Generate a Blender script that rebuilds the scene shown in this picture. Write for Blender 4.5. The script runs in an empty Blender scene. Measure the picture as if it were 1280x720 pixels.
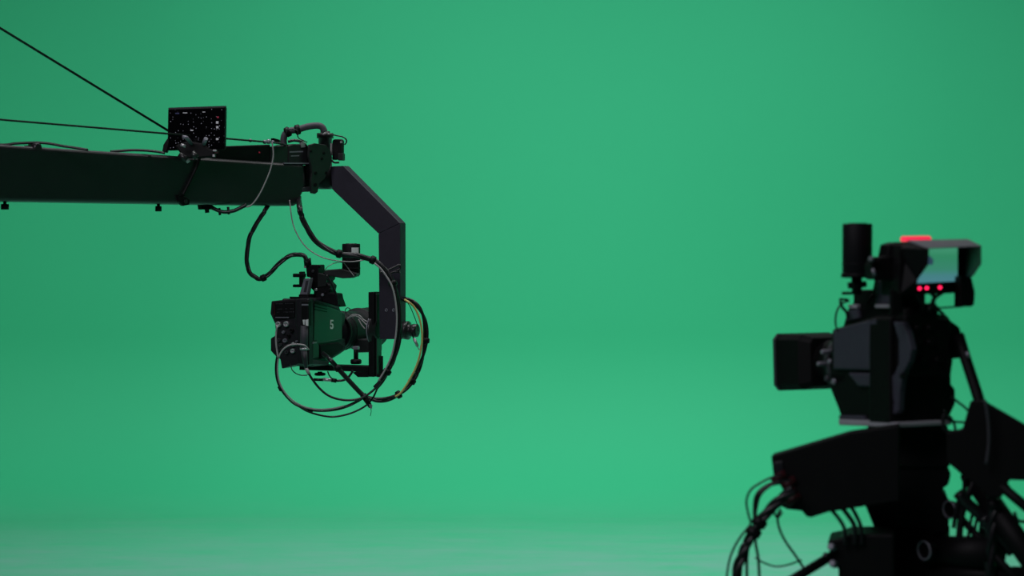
import bpy, bmesh, math, random
from mathutils import Vector, Matrix
random.seed(7)
PI = math.pi
scn = bpy.context.scene
C = scn.collection

# ------------------------------------------------------------------ camera
FPX = 2489.0                      # 70 mm on a 36 mm sensor, 1280 px wide
TILT = math.atan(70 / FPX)
CAM = Vector((0, 0, 1.8))
cd = bpy.data.cameras.new('shot_camera'); cam = bpy.data.objects.new('shot_camera', cd)
C.objects.link(cam); scn.camera = cam
cam.location = CAM; cam.rotation_euler = (PI / 2 - TILT, 0, 0)
cd.lens = 70; cd.sensor_width = 36
cd.dof.use_dof = True; cd.dof.focus_distance = 7.9; cd.dof.aperture_fstop = 3.0

def ray(px, py):
    x = (px - 640) / FPX; y = -(py - 360) / FPX
    c, s = math.cos(TILT), math.sin(TILT)
    return Vector((x, c + y * s, -s + y * c))

def P(px, py, Y):
    d = ray(px, py)
    return CAM + d * (Y / d.y)

class Frame:
    """a turned set of axes: R right, F forward, U up"""
    def __init__(s, o, az, pitch=0.0):
        a = math.radians(az); p = math.radians(pitch)
        s.o = Vector(o)
        s.R = Vector((math.cos(a), -math.sin(a), 0))
        s.F = Vector((math.sin(a) * math.cos(p), math.cos(a) * math.cos(p), -math.sin(p)))
        s.U = Vector((math.sin(a) * math.sin(p), math.cos(a) * math.sin(p), math.cos(p)))
    def W(s, r, f, u): return s.o + s.R * r + s.F * f + s.U * u
    def _hit(s, px, py, n, k):
        d = ray(px, py); t = (k + s.o.dot(n) - CAM.dot(n)) / d.dot(n)
        return CAM + d * t
    def hF(s, px, py, f=0): return s._hit(px, py, s.F, f)
    def hR(s, px, py, r=0): return s._hit(px, py, s.R, r)
    def loc(s, w):
        v = Vector(w) - s.o
        return v.dot(s.R), v.dot(s.F), v.dot(s.U)

# ------------------------------------------------------------------ materials
def mat(name, col, rough=0.5, metal=0.0, noise=0.12, scale=30, emit=None, es=0.0, spec=0.5, coat=0.0, bump=0.0):
    m = bpy.data.materials.new(name); m.use_nodes = True
    nt = m.node_tree; b = nt.nodes['Principled BSDF']
    b.inputs['Metallic'].default_value = metal
    b.inputs['Specular IOR Level'].default_value = spec
    b.inputs['Coat Weight'].default_value = coat
    tc = nt.nodes.new('ShaderNodeTexCoord')
    n = nt.nodes.new('ShaderNodeTexNoise'); n.inputs['Scale'].default_value = scale
    n.inputs['Detail'].default_value = 4
    nt.links.new(tc.outputs['Object'], n.inputs['Vector'])
    r = nt.nodes.new('ShaderNodeMapRange')
    r.inputs['To Min'].default_value = max(0.02, rough - noise); r.inputs['To Max'].default_value = min(1, rough + noise)
    nt.links.new(n.outputs['Fac'], r.inputs['Value']); nt.links.new(r.outputs['Result'], b.inputs['Roughness'])
    mx = nt.nodes.new('ShaderNodeMix'); mx.data_type = 'RGBA'
    mx.inputs['A'].default_value = (*[c * 0.85 for c in col], 1); mx.inputs['B'].default_value = (*[min(1, c * 1.15) for c in col], 1)
    nt.links.new(n.outputs['Fac'], mx.inputs['Factor']); nt.links.new(mx.outputs['Result'], b.inputs['Base Color'])
    if bump:
        bp = nt.nodes.new('ShaderNodeBump'); bp.inputs['Strength'].default_value = bump; bp.inputs['Distance'].default_value = 0.002
        nt.links.new(n.outputs['Fac'], bp.inputs['Height']); nt.links.new(bp.outputs['Normal'], b.inputs['Normal'])
    if emit:
        b.inputs['Emission Color'].default_value = (*emit, 1); b.inputs['Emission Strength'].default_value = es
    return m

M = {}
M['black'] = mat('black_plastic', (0.004, 0.004, 0.005), 0.5, spec=0.25)
M['body'] = mat('camera_shell', (0.014, 0.013, 0.018), 0.42, spec=0.5, scale=60)
M['shell'] = mat('near_camera_shell', (0.055, 0.055, 0.078), 0.55, noise=0.05, spec=0.3, scale=60)
M['bright'] = mat('bare_metal_plate', (0.38, 0.38, 0.42), 0.45, spec=0.4)
M['boom'] = mat('boom_paint', (0.012, 0.014, 0.015), 0.36, noise=0.05, spec=0.8, scale=12)
M['neck'] = mat('gooseneck_paint', (0.025, 0.02, 0.036), 0.5, noise=0.05, spec=0.5, scale=50)
M['metal'] = mat('dark_anodised_metal', (0.02, 0.02, 0.022), 0.34, 0.0, spec=0.6)
M['plate'] = mat('anodised_plate', (0.016, 0.02, 0.019), 0.34, 0.0, noise=0.03, spec=0.9)
M['grey'] = mat('grey_metal', (0.27, 0.27, 0.32), 0.4, 0.3)
M['hoodgrey'] = mat('satin_hood_grey', (0.24, 0.235, 0.27), 0.5)
M['deep'] = mat('matt_black_near_rig', (0.003, 0.003, 0.0035), 0.6, noise=0.06, spec=0.2)
M['lensblack'] = mat('matt_lens_black', (0.005, 0.005, 0.007), 0.6, noise=0.05, spec=0.2)
M['darkgrey'] = mat('worn_grey_plastic', (0.045, 0.045, 0.055), 0.5)
M['silver'] = mat('nickel', (0.6, 0.6, 0.62), 0.35, 0.6)
M['cable'] = mat('cable_rubber', (0.009, 0.009, 0.011), 0.33, spec=0.55, scale=80)
M['sleeve'] = mat('grey_braided_sleeve', (0.07, 0.065, 0.08), 0.6, scale=200, bump=0.4)
M['pale'] = mat('pale_cable', (0.42, 0.39, 0.40), 0.5)
M['stay'] = mat('stay_rope', (0.012, 0.03, 0.022), 0.6, scale=150)
M['yellow'] = mat('yellow_cable', (0.62, 0.52, 0.16), 0.45)
M['white'] = mat('white_label', (0.85, 0.85, 0.85), 0.6)
M['red'] = mat('tally_red', (0.5, 0.02, 0.05), 0.4, emit=(1.0, 0.02, 0.08), es=1.0)
M['led'] = mat('red_led', (0.5, 0.02, 0.05), 0.4, emit=(1.0, 0.015, 0.09), es=2.6)
M['dimred'] = mat('dim_red_led', (0.2, 0.01, 0.03), 0.4, emit=(1.0, 0.03, 0.12), es=0.12)
M['icon'] = mat('lit_icon', (0.2, 0.2, 0.2), 0.5, emit=(0.9, 0.9, 1.0), es=0.22)
M['blueicon'] = mat('blue_icon', (0.02, 0.02, 0.05), 0.5, emit=(0.1, 0.15, 0.6), es=0.06)
M['glass'] = mat('lens_glass', (0.01, 0.01, 0.015), 0.06, spec=0.9, noise=0.02)
M['redcable'] = mat('dark_red_plug', (0.05, 0.004, 0.008), 0.5)

def green_mat(name, floor=False):
    m = bpy.data.materials.new(name); m.use_nodes = True
    nt = m.node_tree; b = nt.nodes['Principled BSDF']; L = nt.links.new
    g = nt.nodes.new('ShaderNodeNewGeometry')
    n = nt.nodes.new('ShaderNodeTexNoise'); n.inputs['Scale'].default_value = 0.5; n.inputs['Detail'].default_value = 3
    L(g.outputs['Position'], n.inputs['Vector'])
    mx = nt.nodes.new('ShaderNodeMix'); mx.data_type = 'RGBA'
    mx.inputs['A'].default_value = (0.034, 0.47, 0.225, 1); mx.inputs['B'].default_value = (0.041, 0.50, 0.248, 1)
    L(n.outputs['Fac'], mx.inputs['Factor'])
    b.inputs['Roughness'].default_value = 0.75; b.inputs['Specular IOR Level'].default_value = 0.25
    # scuffed, dusty paint and floor glare put into the colour, thinning up the cove
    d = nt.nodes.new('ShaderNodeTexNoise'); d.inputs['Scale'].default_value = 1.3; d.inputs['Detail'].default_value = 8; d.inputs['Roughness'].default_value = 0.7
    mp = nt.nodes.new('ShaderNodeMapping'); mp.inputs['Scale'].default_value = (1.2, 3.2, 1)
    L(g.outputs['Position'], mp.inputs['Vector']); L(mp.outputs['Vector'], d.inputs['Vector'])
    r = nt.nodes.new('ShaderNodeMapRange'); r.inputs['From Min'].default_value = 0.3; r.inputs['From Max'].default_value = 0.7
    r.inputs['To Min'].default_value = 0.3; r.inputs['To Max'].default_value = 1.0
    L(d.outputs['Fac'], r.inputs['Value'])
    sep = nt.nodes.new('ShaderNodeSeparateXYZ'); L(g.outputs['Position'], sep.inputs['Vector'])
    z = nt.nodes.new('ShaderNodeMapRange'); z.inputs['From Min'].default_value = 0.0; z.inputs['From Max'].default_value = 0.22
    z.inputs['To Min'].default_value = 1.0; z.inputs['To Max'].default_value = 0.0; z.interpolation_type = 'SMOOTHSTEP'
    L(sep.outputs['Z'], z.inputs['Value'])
    # wear and painted-in glare both fade out close to the foot of the cove
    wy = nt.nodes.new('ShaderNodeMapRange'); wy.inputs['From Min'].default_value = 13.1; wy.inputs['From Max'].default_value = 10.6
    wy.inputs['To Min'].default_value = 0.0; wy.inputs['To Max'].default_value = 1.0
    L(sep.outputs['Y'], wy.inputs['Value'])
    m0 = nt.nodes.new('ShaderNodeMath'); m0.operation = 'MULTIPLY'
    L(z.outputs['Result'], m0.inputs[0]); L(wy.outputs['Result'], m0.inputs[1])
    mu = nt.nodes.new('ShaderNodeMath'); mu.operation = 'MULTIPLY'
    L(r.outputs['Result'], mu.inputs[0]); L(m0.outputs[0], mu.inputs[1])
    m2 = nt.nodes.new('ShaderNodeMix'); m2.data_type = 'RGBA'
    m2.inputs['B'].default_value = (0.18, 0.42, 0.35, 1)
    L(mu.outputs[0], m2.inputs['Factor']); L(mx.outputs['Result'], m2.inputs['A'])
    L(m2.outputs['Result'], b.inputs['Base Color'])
    return m
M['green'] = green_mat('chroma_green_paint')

# ------------------------------------------------------------------ object helpers
ROOT = {}
def world_loc(o):
    v = Vector((0, 0, 0))
    while o is not None:
        v += Vector(o.location); o = o.parent
    return v

def obj(name, bm, m, parent=None, bevel=0.0, smooth=False, seg=2):
    me = bpy.data.meshes.new(name)
    bmesh.ops.recalc_face_normals(bm, faces=bm.faces[:])
    if parent is not None:
        off = world_loc(parent)
    else:
        vs = [v.co for v in bm.verts]
        off = Vector(((min(v.x for v in vs) + max(v.x for v in vs)) / 2, (min(v.y for v in vs) + max(v.y for v in vs)) / 2, min(v.z for v in vs)))
    for v in bm.verts: v.co -= off
    if smooth:
        for f in bm.faces: f.smooth = True
    bm.to_mesh(me); bm.free()
    for mm in (m if isinstance(m, (list, tuple)) else [m]): me.materials.append(mm)
    o = bpy.data.objects.new(name, me); C.objects.link(o)
    if parent is not None: o.parent = parent
    else: o.location = off
    if bevel:
        b = o.modifiers.new('bevel', 'BEVEL'); b.width = bevel; b.segments = seg; b.limit_method = 'ANGLE'; b.angle_limit = math.radians(40)
    return o

def thing(name, label, cat, loc, group=None):
    o = bpy.data.objects.new(name, None); C.objects.link(o)
    o.location = loc; o.empty_display_size = 0.05
    o['label'] = label; o['category'] = cat
    if group: o['group'] = group
    return o

def tag(o, label, cat, group=None):
    o['label'] = label; o['category'] = cat
    if group: o['group'] = group
    return o

def B(): return bmesh.new()

def prism(bm, pts, ext, mi=0):
    """closed outline (world points) pushed along ext"""
    ext = Vector(ext)
    a = [bm.verts.new(p) for p in pts]; b = [bm.verts.new(Vector(p) + ext) for p in pts]
    n = len(pts); fs = [bm.faces.new(a), bm.faces.new(list(reversed(b)))]
    for i in range(n):
        fs.append(bm.faces.new((a[i], b[i], b[(i + 1) % n], a[(i + 1) % n])))
    for f in fs: f.material_index = mi
    return bm

def box(bm, fr, r0, r1, f0, f1, u0, u1, mi=0):
    return prism(bm, [fr.W(r0, f0, u0), fr.W(r1, f0, u0), fr.W(r1, f0, u1), fr.W(r0, f0, u1)], fr.F * (f1 - f0), mi)

def fbox(bm, fr, x0, y0, x1, y1, f, t, mi=0):
    """box whose near face (plane F=f) covers the pixel rectangle; t deep"""
    return prism(bm, [fr.hF(x0, y1, f), fr.hF(x1, y1, f), fr.hF(x1, y0, f), fr.hF(x0, y0, f)], fr.F * t, mi)

def fpoly(bm, fr, pts, f, t, mi=0):
    return prism(bm, [fr.hF(x, y, f) for x, y in pts], fr.F * t, mi)
def rpoly(bm, fr, pts, r, t, mi=0):
    return prism(bm, [fr.hR(x, y, r) for x, y in pts], fr.R * t, mi)

def basis(d):
    d = d.normalized(); a = Vector((0, 0, 1)) if abs(d.z) < 0.9 else Vector((1, 0, 0))
    u = d.cross(a).normalized(); return u, d.cross(u).normalized()

def lathe(bm, a, d, prof, n=24, mi=0, smooth=True):
    """prof = [(distance along d, radius)...] turned about the line a + t d"""
    a = Vector(a); d = Vector(d).normalized(); u, v = basis(d); rings = []
    for t, r in prof:
        rings.append([bm.verts.new(a + d * t + (u * math.cos(2 * PI * k / n) + v * math.sin(2 * PI * k / n)) * max(r, 1e-4)) for k in range(n)])
    for i in range(len(rings) - 1):
        for k in range(n):
            f = bm.faces.new((rings[i][k], rings[i][(k + 1) % n], rings[i + 1][(k + 1) % n], rings[i + 1][k])); f.smooth = smooth; f.material_index = mi
    f = bm.faces.new(rings[0]); f.material_index = mi
    f = bm.faces.new(list(reversed(rings[-1]))); f.material_index = mi
    return bm

def cyl(bm, a, b, r, n=20, mi=0, r2=None):
    a = Vector(a); b = Vector(b)
    return lathe(bm, a, b - a, [(0, r), ((b - a).length, r if r2 is None else r2)], n, mi)

def curve(pts, k=8):
    pts = [Vector(p) for p in pts]; out = []
    q = [pts[0] * 2 - pts[1]] + pts + [pts[-1] * 2 - pts[-2]]
    for i in range(1, len(q) - 2):
        p0, p1, p2, p3 = q[i - 1:i + 3]
        for j in range(k):
            t = j / k
            out.append(0.5 * ((2 * p1) + (p2 - p0) * t + (2 * p0 - 5 * p1 + 4 * p2 - p3) * t * t + (3 * p1 - p0 - 3 * p2 + p3) * t ** 3))
    out.append(pts[-1]); return out

def tube(bm, pts, r, n=10, k=8, mi=0, smooth_path=True):
    pts = curve(pts, k) if smooth_path and len(pts) > 2 else [Vector(p) for p in pts]
    rings = []; u = None
    for i, p in enumerate(pts):
        d = (pts[min(i + 1, len(pts) - 1)] - pts[max(i - 1, 0)])
        if d.length < 1e-7: continue
        d.normalize()
        if u is None: u, _ = basis(d)
        u = (u - d * u.dot(d)).normalized(); v = d.cross(u)
        rings.append([bm.verts.new(p + (u * math.cos(2 * PI * a / n) + v * math.sin(2 * PI * a / n)) * r) for a in range(n)])
    for i in range(len(rings) - 1):
        for a in range(n):
            f = bm.faces.new((rings[i][a], rings[i][(a + 1) % n], rings[i + 1][(a + 1) % n], rings[i + 1][a])); f.smooth = True; f.material_index = mi
    bm.faces.new(rings[0]).material_index = mi; bm.faces.new(list(reversed(rings[-1]))).material_index = mi
    return bm

def pp(pts, Y):
    """pixel polyline -> world points; a third number overrides the distance Y"""
    return [P(p[0], p[1], p[2] if len(p) > 2 else Y) for p in pts]

def cable(name, label, pts, Y, r, m='cable', cat='cable', group=None, ties=(), strands=0, twist=2.0, parent=None):
    """one cable, or a loom of several strands with ties; a loom is an Empty with a mesh per strand"""
    base = curve(pp(pts, Y), 8)
    if strands < 2 and not ties:
        o = obj(name, tube(B(), base, r, smooth_path=False), M[m], parent)
        if parent is None: tag(o, label, cat, group)
        return o
    root = thing(name, label, cat, base[-1], group) if parent is None else parent
    if strands < 2:
        obj('cable', tube(B(), base, r, smooth_path=False), M[m], root)
    else:
        rs = r * 0.56; n = len(base)
        for s in range(strands):
            q = []
            for i, p in enumerate(base):
                d = base[min(i + 1, n - 1)] - base[max(i - 1, 0)]; u, v = basis(d)
                a = 2 * PI * s / strands + twist * i / n * 2 * PI
                q.append(p + (u * math.cos(a) + v * math.sin(a)) * rs * 0.9)
            obj('cable', tube(B(), q, rs, smooth_path=False), M[m], root)
    n = len(base)
    for t in ties:
        i = max(1, min(n - 2, int(t * (n - 1)))); d = (base[i + 1] - base[i - 1]).normalized()
        w = 0.011
        obj('cable_tie', lathe(B(), base[i] - d * w, d, [(0, r * 1.1), (w * 0.3, r * 1.5), (w * 1.7, r * 1.5), (w * 2, r * 1.1)], 12), M['black'], root)
    return root

# ------------------------------------------------------------------ the studio
XL, XR, YB, RC, RV = -5.4, 6.0, 13.6, 3.0, 1.1     # side walls, back wall, plan corner radius, cove radius
ZT = 5.4
def plan_path():
    back = []; n = 20
    for i in range(n + 1):
        a = PI - (PI / 2) * i / n
        back.append((Vector((XL + RC + RC * math.cos(a), YB - RC + RC * math.sin(a))), Vector((-math.cos(a), -math.sin(a)))))
    for i in range(1, 12):
        x = XL + RC + (XR - RC - XL - RC) * i / 12
        back.append((Vector((x, YB)), Vector((0, -1))))
    for i in range(n + 1):
        a = PI / 2 - (PI / 2) * i / n
        back.append((Vector((XR - RC + RC * math.cos(a), YB - RC + RC * math.sin(a))), Vector((-math.cos(a), -math.sin(a)))))
    left = [(Vector((XL, y)), Vector((1, 0))) for y in (9.0, YB - RC)]
    right = [(Vector((XR, y)), Vector((-1, 0))) for y in (YB - RC, 6, 1.5)]
    return left, back, right
def cove(path):
    bm = B(); rows = []
    for p, n in path:
        row = []
        for i in range(17):
            a = (PI / 2) * i / 16
            d = RV - RV * math.sin(a); z = RV - RV * math.cos(a)
            row.append(bm.verts.new((p.x + n.x * d, p.y + n.y * d, z)))
        for z in (2, 3.2, 4.4, ZT): row.append(bm.verts.new((p.x, p.y, z)))
        for z in (ZT, 0): row.append(bm.verts.new((p.x - n.x * 0.15, p.y - n.y * 0.15, z)))
        rows.append(row)
    for i in range(len(rows) - 1):
        for k in range(len(rows[0]) - 1):
            f = bm.faces.new((rows[i][k], rows[i + 1][k], rows[i + 1][k + 1], rows[i][k + 1])); f.smooth = k < 19
    return bm
left, back, right = plan_path()
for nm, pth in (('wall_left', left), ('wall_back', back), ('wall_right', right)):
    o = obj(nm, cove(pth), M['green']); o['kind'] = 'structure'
bm = B()
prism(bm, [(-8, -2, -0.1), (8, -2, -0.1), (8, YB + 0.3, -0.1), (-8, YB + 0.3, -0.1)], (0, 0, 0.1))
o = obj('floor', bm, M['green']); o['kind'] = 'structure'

# ------------------------------------------------------------------ frames of the two camera rigs
A0 = P(0, 200, 7.0); A1 = P(380, 200, 7.9)
AZB = math.degrees(math.atan2(A1.x - A0.x, A1.y - A0.y))
FB = Frame((A0.x, A0.y, 0), AZB)                       # boom: F along it, R towards the viewer's side
H0 = P(487, 300, 7.9)
FH = Frame((H0.x, H0.y, 0), 22)                        # hanging head and its camera
def fb(px, py, r=0): return FB.hR(px, py, r)

# ------------------------------------------------------------------ crane
crane = thing('camera_crane', 'long black camera crane boom reaching in from the left edge', 'camera crane', FB.W(-0.09, -2.3, 0))
zt0 = fb(0, 180).z; zb0 = fb(0, 251).z
bm = B()
pts = [FB.W(0, -3.1, zb0 - 0.02), FB.W(0, -3.1, zt0 + 0.02), fb(0, 180.5), fb(382, 205), fb(384, 232), fb(372, 257.5), fb(0, 251.5)]
prism(bm, pts, FB.R * -0.17)
obj('boom', bm, M['boom'], crane, 0.016, seg=4)
bm = B()                                               # end casting
rpoly(bm, FB, [(380, 207), (390, 206), (390, 238), (382, 240)], -0.03, -0.1)
obj('end_casting', bm, M['black'], crane, 0.004)
bm = B()
rpoly(bm, FB, [(376, 234), (392, 233), (392, 239.5), (378, 240)], 0.0, -0.05)
obj('end_bolt_block', bm, M['darkgrey'], crane, 0.003)
# black control box and servo block on the top
bm = B(); rpoly(bm, FB, [(271, 183), (338, 180.5), (338, 205), (271, 200)], -0.015, -0.12)
o = obj('drive_box', bm, M['black'], crane, 0.004)
for x, y in ((324, 190.5), (270, 190)):
    obj('indicator_light', lathe(B(), fb(x, y, -0.014), FB.R, [(0, 0.003), (0.003, 0.003)], 10), M['dimred'], o)
bm = B(); rpoly(bm, FB, [(338.5, 183), (360, 182), (360, 206), (338.5, 206)], -0.012, -0.1)
obj('junction_box', bm, M['plate'], crane, 0.003)
bm = B(); rpoly(bm, FB, [(360.5, 182), (366, 180), (384, 180), (386, 184), (386, 206), (360.5, 206)], -0.01, -0.11)
o = obj('servo_block', bm, M['metal'], crane, 0.004)
bm = B(); rpoly(bm, FB, [(362, 189.2), (379, 188.6), (379, 190.2), (362, 190.8)], -0.009, -0.004)
rpoly(bm, FB, [(364, 194.4), (374, 194), (374, 195.2), (364, 195.6)], -0.009, -0.004)
rpoly(bm, FB, [(356, 203.2), (388, 203.4), (388, 205), (356, 204.8)], 0.002, -0.012)
obj('edge_trim', bm, M['grey'], o)
bm = B(); rpoly(bm, FB, [(376, 178.5), (381, 178), (382, 184), (377, 184.5)], -0.006, -0.01)
obj('latch', bm, M['silver'], o, 0.001)
# bolts and feet
for x, y, w in ((6, 256, 5), (198, 259, 4.2)):
    p = fb(x, y - 6, -0.05)
    obj('bolt', lathe(B(), p, (0, 0, -1), [(0, 0.006), (0.014, 0.006), (0.0141, w * 0.0029), (0.034, w * 0.0029)], 12), M['black'], crane)
p = fb(41, 185, -0.04)
obj('clamp_knob', lathe(B(), p + FB.R * 0.04, -FB.R, [(0, 0.012), (0.006, 0.0175), (0.05, 0.0175)], 16), M['metal'], crane)
for x in (33, 48):
    p = fb(x, 183, -0.03)
    obj('bolt', lathe(B(), p - Vector((0, 0, 0.02)), (0, 0, 1), [(0, 0.008), (0.023, 0.008)], 10), M['black'], crane)
# mast, column and dolly: outside the frame, they carry the boom
bm = B(); box(bm, FB, -0.15, -0.03, -2.38, -2.22, 0.2, zb0 - 0.01); obj('column', bm, M['metal'], crane, 0.01)
bm = B(); tube(bm, [FB.W(-0.09, -2.3, zt0 - 0.01), FB.W(-0.09, -2.3, 3.62)], 0.03); obj('mast', bm, M['metal'], crane)
bm = B(); box(bm, FB, -0.55, 0.37, -2.8, -1.8, 0.14, 0.22); obj('dolly_base', bm, M['metal'], crane, 0.02)
for r in (-0.47, 0.29):
    for f in (-2.7, -1.9):
        obj('wheel', lathe(B(), FB.W(r - 0.03, f, 0.09), FB.R, [(0, 0.07), (0.01, 0.09), (0.05, 0.09), (0.06, 0.07)], 24), M['black'], crane)
bm = B(); box(bm, FB, -0.22, 0.05, -3.35, -3.02, zb0 - 0.15, zt0 + 0.12); obj('counterweight', bm, M['metal'], crane, 0.01)
# stays: from mast and kingpost to the boom head
def stay(px0, py0, px1, py1, r, off, rad):
    a = fb(px0, py0, r); b = fb(px1, py1, r); d = b - a
    t = (FB.loc(a)[1] + 2.3) / d.dot(FB.F)
    return obj('stay_rope', tube(B(), [a - d * t, b], rad, 8, smooth_path=False), M['stay'], crane)
stay(0, 35, 222, 170.5, -0.05, 0, 0.0047)
stay(0, 149.5, 330, 177.2, 0.03, 0, 0.0036)
o = obj('turnbuckle', tube(B(), [fb(310, 175.5, 0.03), fb(337, 177.8, 0.02)], 0.0028, 8, smooth_path=False), M['silver'], crane)
for x, y, rr in ((313, 175.6, 0.0062), (331, 177.4, 0.008), (336, 177, 0.0095), (341, 177.5, 0.006)):
    p = fb(x, y, 0.02); obj('shackle', lathe(B(), p - FB.F * rr, FB.F, [(0, rr * 0.4), (rr * 0.5, rr), (rr * 1.5, rr), (rr * 2, rr * 0.4)], 12), M['grey'], crane)
bm = B(); tube(bm, [fb(340, 178, 0.01), fb(350, 179.5, 0), fb(360, 182, -0.02)], 0.004); obj('stay_anchor', bm, M['metal'], crane)
bm = B(); rpoly(bm, FB, [(342, 172.5), (350, 174.5), (351, 178), (343, 177)], 0.0, -0.02); obj('anchor_lug', bm, M['black'], crane, 0.002)

# cables lying along the boom top
cable('boom_cable', 'black cable humping up along the top of the crane boom at left edge',
      [(-60, 178), (0, 181), (20, 179.3), (45, 178.4), (62, 179.5), (78, 182.5), (92, 184.5), (110, 187.5)], 7.12, 0.005)
cable('boom_cable', 'black cable bowing just above the boom, left of the small monitor',
      [(138, 189.5), (150, 188.6), (165, 187.7), (180, 188), (196, 189.5), (206, 191.5)], 7.42, 0.005)
# strap round the boom and its buckle
st = thing('boom_strap', 'thin black strap slanting down the boom side under the small monitor', 'strap', fb(228, 252, 0.0))
obj('strap', tube(B(), [fb(248, 196, 0.004), fb(249, 200, 0.01), fb(244, 213, 0.01), fb(236, 229, 0.01), fb(228.5, 244, 0.01)], 0.006), M['black'], st)
bm = B()
rpoly(bm, FB, [(222, 243), (233, 246), (238, 250), (237, 256), (229, 257.5), (224, 252)], 0.012, -0.02)
obj('buckle', bm, M['black'], st, 0.003)
obj('buckle_ring', lathe(B(), fb(232, 252, 0.012), FB.R, [(0, 0.008), (0.004, 0.008)], 14), M['metal'], st)
# little clamp with plugs hanging under the boom
cl = thing('connector_cluster', 'short black cables and plugs slung beneath the boom', 'connector', fb(275, 268, -0.04))
Yc = 7.66
obj('cable', tube(B(), pp([(262, 257), (270, 262), (280, 265), (292, 263.5), (302, 259), (308, 256)], Yc), 0.0075), M['cable'], cl)
obj('cable', tube(B(), pp([(254, 255), (262, 259), (272, 263), (286, 266)], Yc + 0.02), 0.006), M['cable'], cl)
for x, y in ((258, 265), (285, 266.5), (274, 268)):
    obj('plug', cyl(B(), P(x, y - 8, Yc), P(x + 1, y + (1 if x < 280 else 1.5), Yc), 0.0085 if x < 270 else 0.005), M['black'], cl)
bm = B(); prism(bm, pp([(252, 256), (263, 256), (264, 262), (253, 262)], Yc - 0.02), FB.R * -0.03); obj('clip', bm, M['black'], cl, 0.002)

# ------------------------------------------------------------------ tracking monitor on the boom
mon = thing('field_monitor', 'small dark monitor showing scattered white dots, clamped on the crane boom', 'monitor', P(245, 192, 7.55))
FM = Frame((P(245, 160, 7.5).x, P(245, 160, 7.5).y, 0), 2)
q = [(210, 136), (282, 133.4), (281, 187), (209, 188)]
bm = B(); fpoly(bm, FM, q, 0.0, 0.03); obj('housing', bm, M['black'], mon, 0.004)
bm = B(); fpoly(bm, FM, [(210.5, 134.6), (281.5, 132.2), (281.8, 133.8), (210.4, 136.2)], 0.004, 0.024); obj('top_edge', bm, M['darkgrey'], mon)
sm = bpy.data.materials.new('tracking_screen'); sm.use_nodes = True
nt = sm.node_tree; bs = nt.nodes['Principled BSDF']; bs.inputs['Base Color'].default_value = (0.002, 0.002, 0.003, 1); bs.inputs['Roughness'].default_value = 0.15
bs.inputs['Specular IOR Level'].default_value = 0.2
tc = nt.nodes.new('ShaderNodeTexCoord'); mp = nt.nodes.new('ShaderNodeMapping'); mp.inputs['Scale'].default_value = (22, 15, 1)
sz = nt.nodes.new('ShaderNodeSeparateXYZ'); cz = nt.nodes.new('ShaderNodeCombineXYZ'); nt.links.new(tc.outputs['Generated'], sz.inputs[0]); nt.links.new(sz.outputs['X'], cz.inputs['X']); nt.links.new(sz.outputs['Z'], cz.inputs['Y'])
vo = nt.nodes.new('ShaderNodeTexVoronoi'); vo.inputs['Scale'].default_value = 1.0
rr = nt.nodes.new('ShaderNodeMapRange'); rr.inputs['From Min'].default_value = 0.17; rr.inputs['From Max'].default_value = 0.1
vo.voronoi_dimensions = '2D'
nt.links.new(cz.outputs[0], mp.inputs['Vector']); nt.links.new(mp.outputs['Vector'], vo.inputs['Vector']); nt.links.new(vo.outputs['Distance'], rr.inputs['Value'])
mm = nt.nodes.new('ShaderNodeMath'); mm.operation = 'MULTIPLY'
sx = nt.nodes.new('ShaderNodeSeparateColor'); nt.links.new(vo.outputs['Color'], sx.inputs['Color'])
g2 = nt.nodes.new('ShaderNodeMapRange'); g2.inputs['From Min'].default_value = 0.72; g2.inputs['From Max'].default_value = 1.0; g2.inputs['To Max'].default_value = 0.28
nt.links.new(sx.outputs['Red'], g2.inputs['Value'])
nt.links.new(rr.outputs['Result'], mm.inputs[0]); nt.links.new(g2.outputs['Result'], mm.inputs[1])
bs.inputs['Emission Color'].default_value = (0.8, 0.8, 1, 1); nt.links.new(mm.outputs[0], bs.inputs['Emission Strength'])
bm = B()
fpoly(bm, FM, [(211.3, 137.2), (280.6, 134.8), (280, 186), (210.3, 187)], -0.0012, 0.001)
for (x0, y0, x1, y1, k) in ((228.5, 140.6, 234, 141.6, 1), (253, 139.6, 256.5, 140.4, 1), (270, 151.5, 273, 154.5, 1), (270.2, 157.6, 273, 160.4, 1), (270, 172.5, 273, 175, 1),
                            (271, 145.5, 273.5, 147.5, 2), (219, 141, 224, 142.5, 3), (238, 162.2, 241.5, 163.6, 1)):
    fbox(bm, FM, x0, y0, x1, y1, -0.0022, 0.001, k)
obj('screen', bm, [sm, M['icon'], M['dimred'], M['blueicon']], mon)
# articulated clamp
bm = B(); tube(bm, [P(240, 180, 7.48), P(233, 172, 7.4), P(228, 171, 7.4)], 0.007, smooth_path=False); obj('clamp_arm', bm, M['grey'], mon)
bm = B(); tube(bm, [P(254.5, 180, 7.46), P(257.5, 173, 7.44)], 0.008, smooth_path=False); obj('clamp_arm', bm, M['grey'], mon)
bm = B()
fpoly(bm, FM, [(218, 182), (234, 176), (252, 179), (262, 186), (268, 188), (268, 196), (246, 198), (232, 198), (224, 190)], -0.03, 0.05)
obj('clamp_body', bm, M['black'], mon, 0.006)
for a, b, r, m in (((226, 181), (232, 183), 0.006, 'silver'), ((224, 193), (234, 200), 0.012, 'metal'), ((240, 191), (246, 197), 0.012, 'plate'), ((231, 196), (236, 203), 0.008, 'silver')):
    obj('clamp_screw', cyl(B(), P(*a, 7.42), P(*b, 7.42), r, 12), M[m], mon)
bm = B(); fpoly(bm, FM, [(207, 176), (212.5, 169), (213.5, 172), (208, 191), (202.5, 190), (204, 181)], 0.0, 0.03); obj('side_bracket', bm, M['black'], mon, 0.003)
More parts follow.
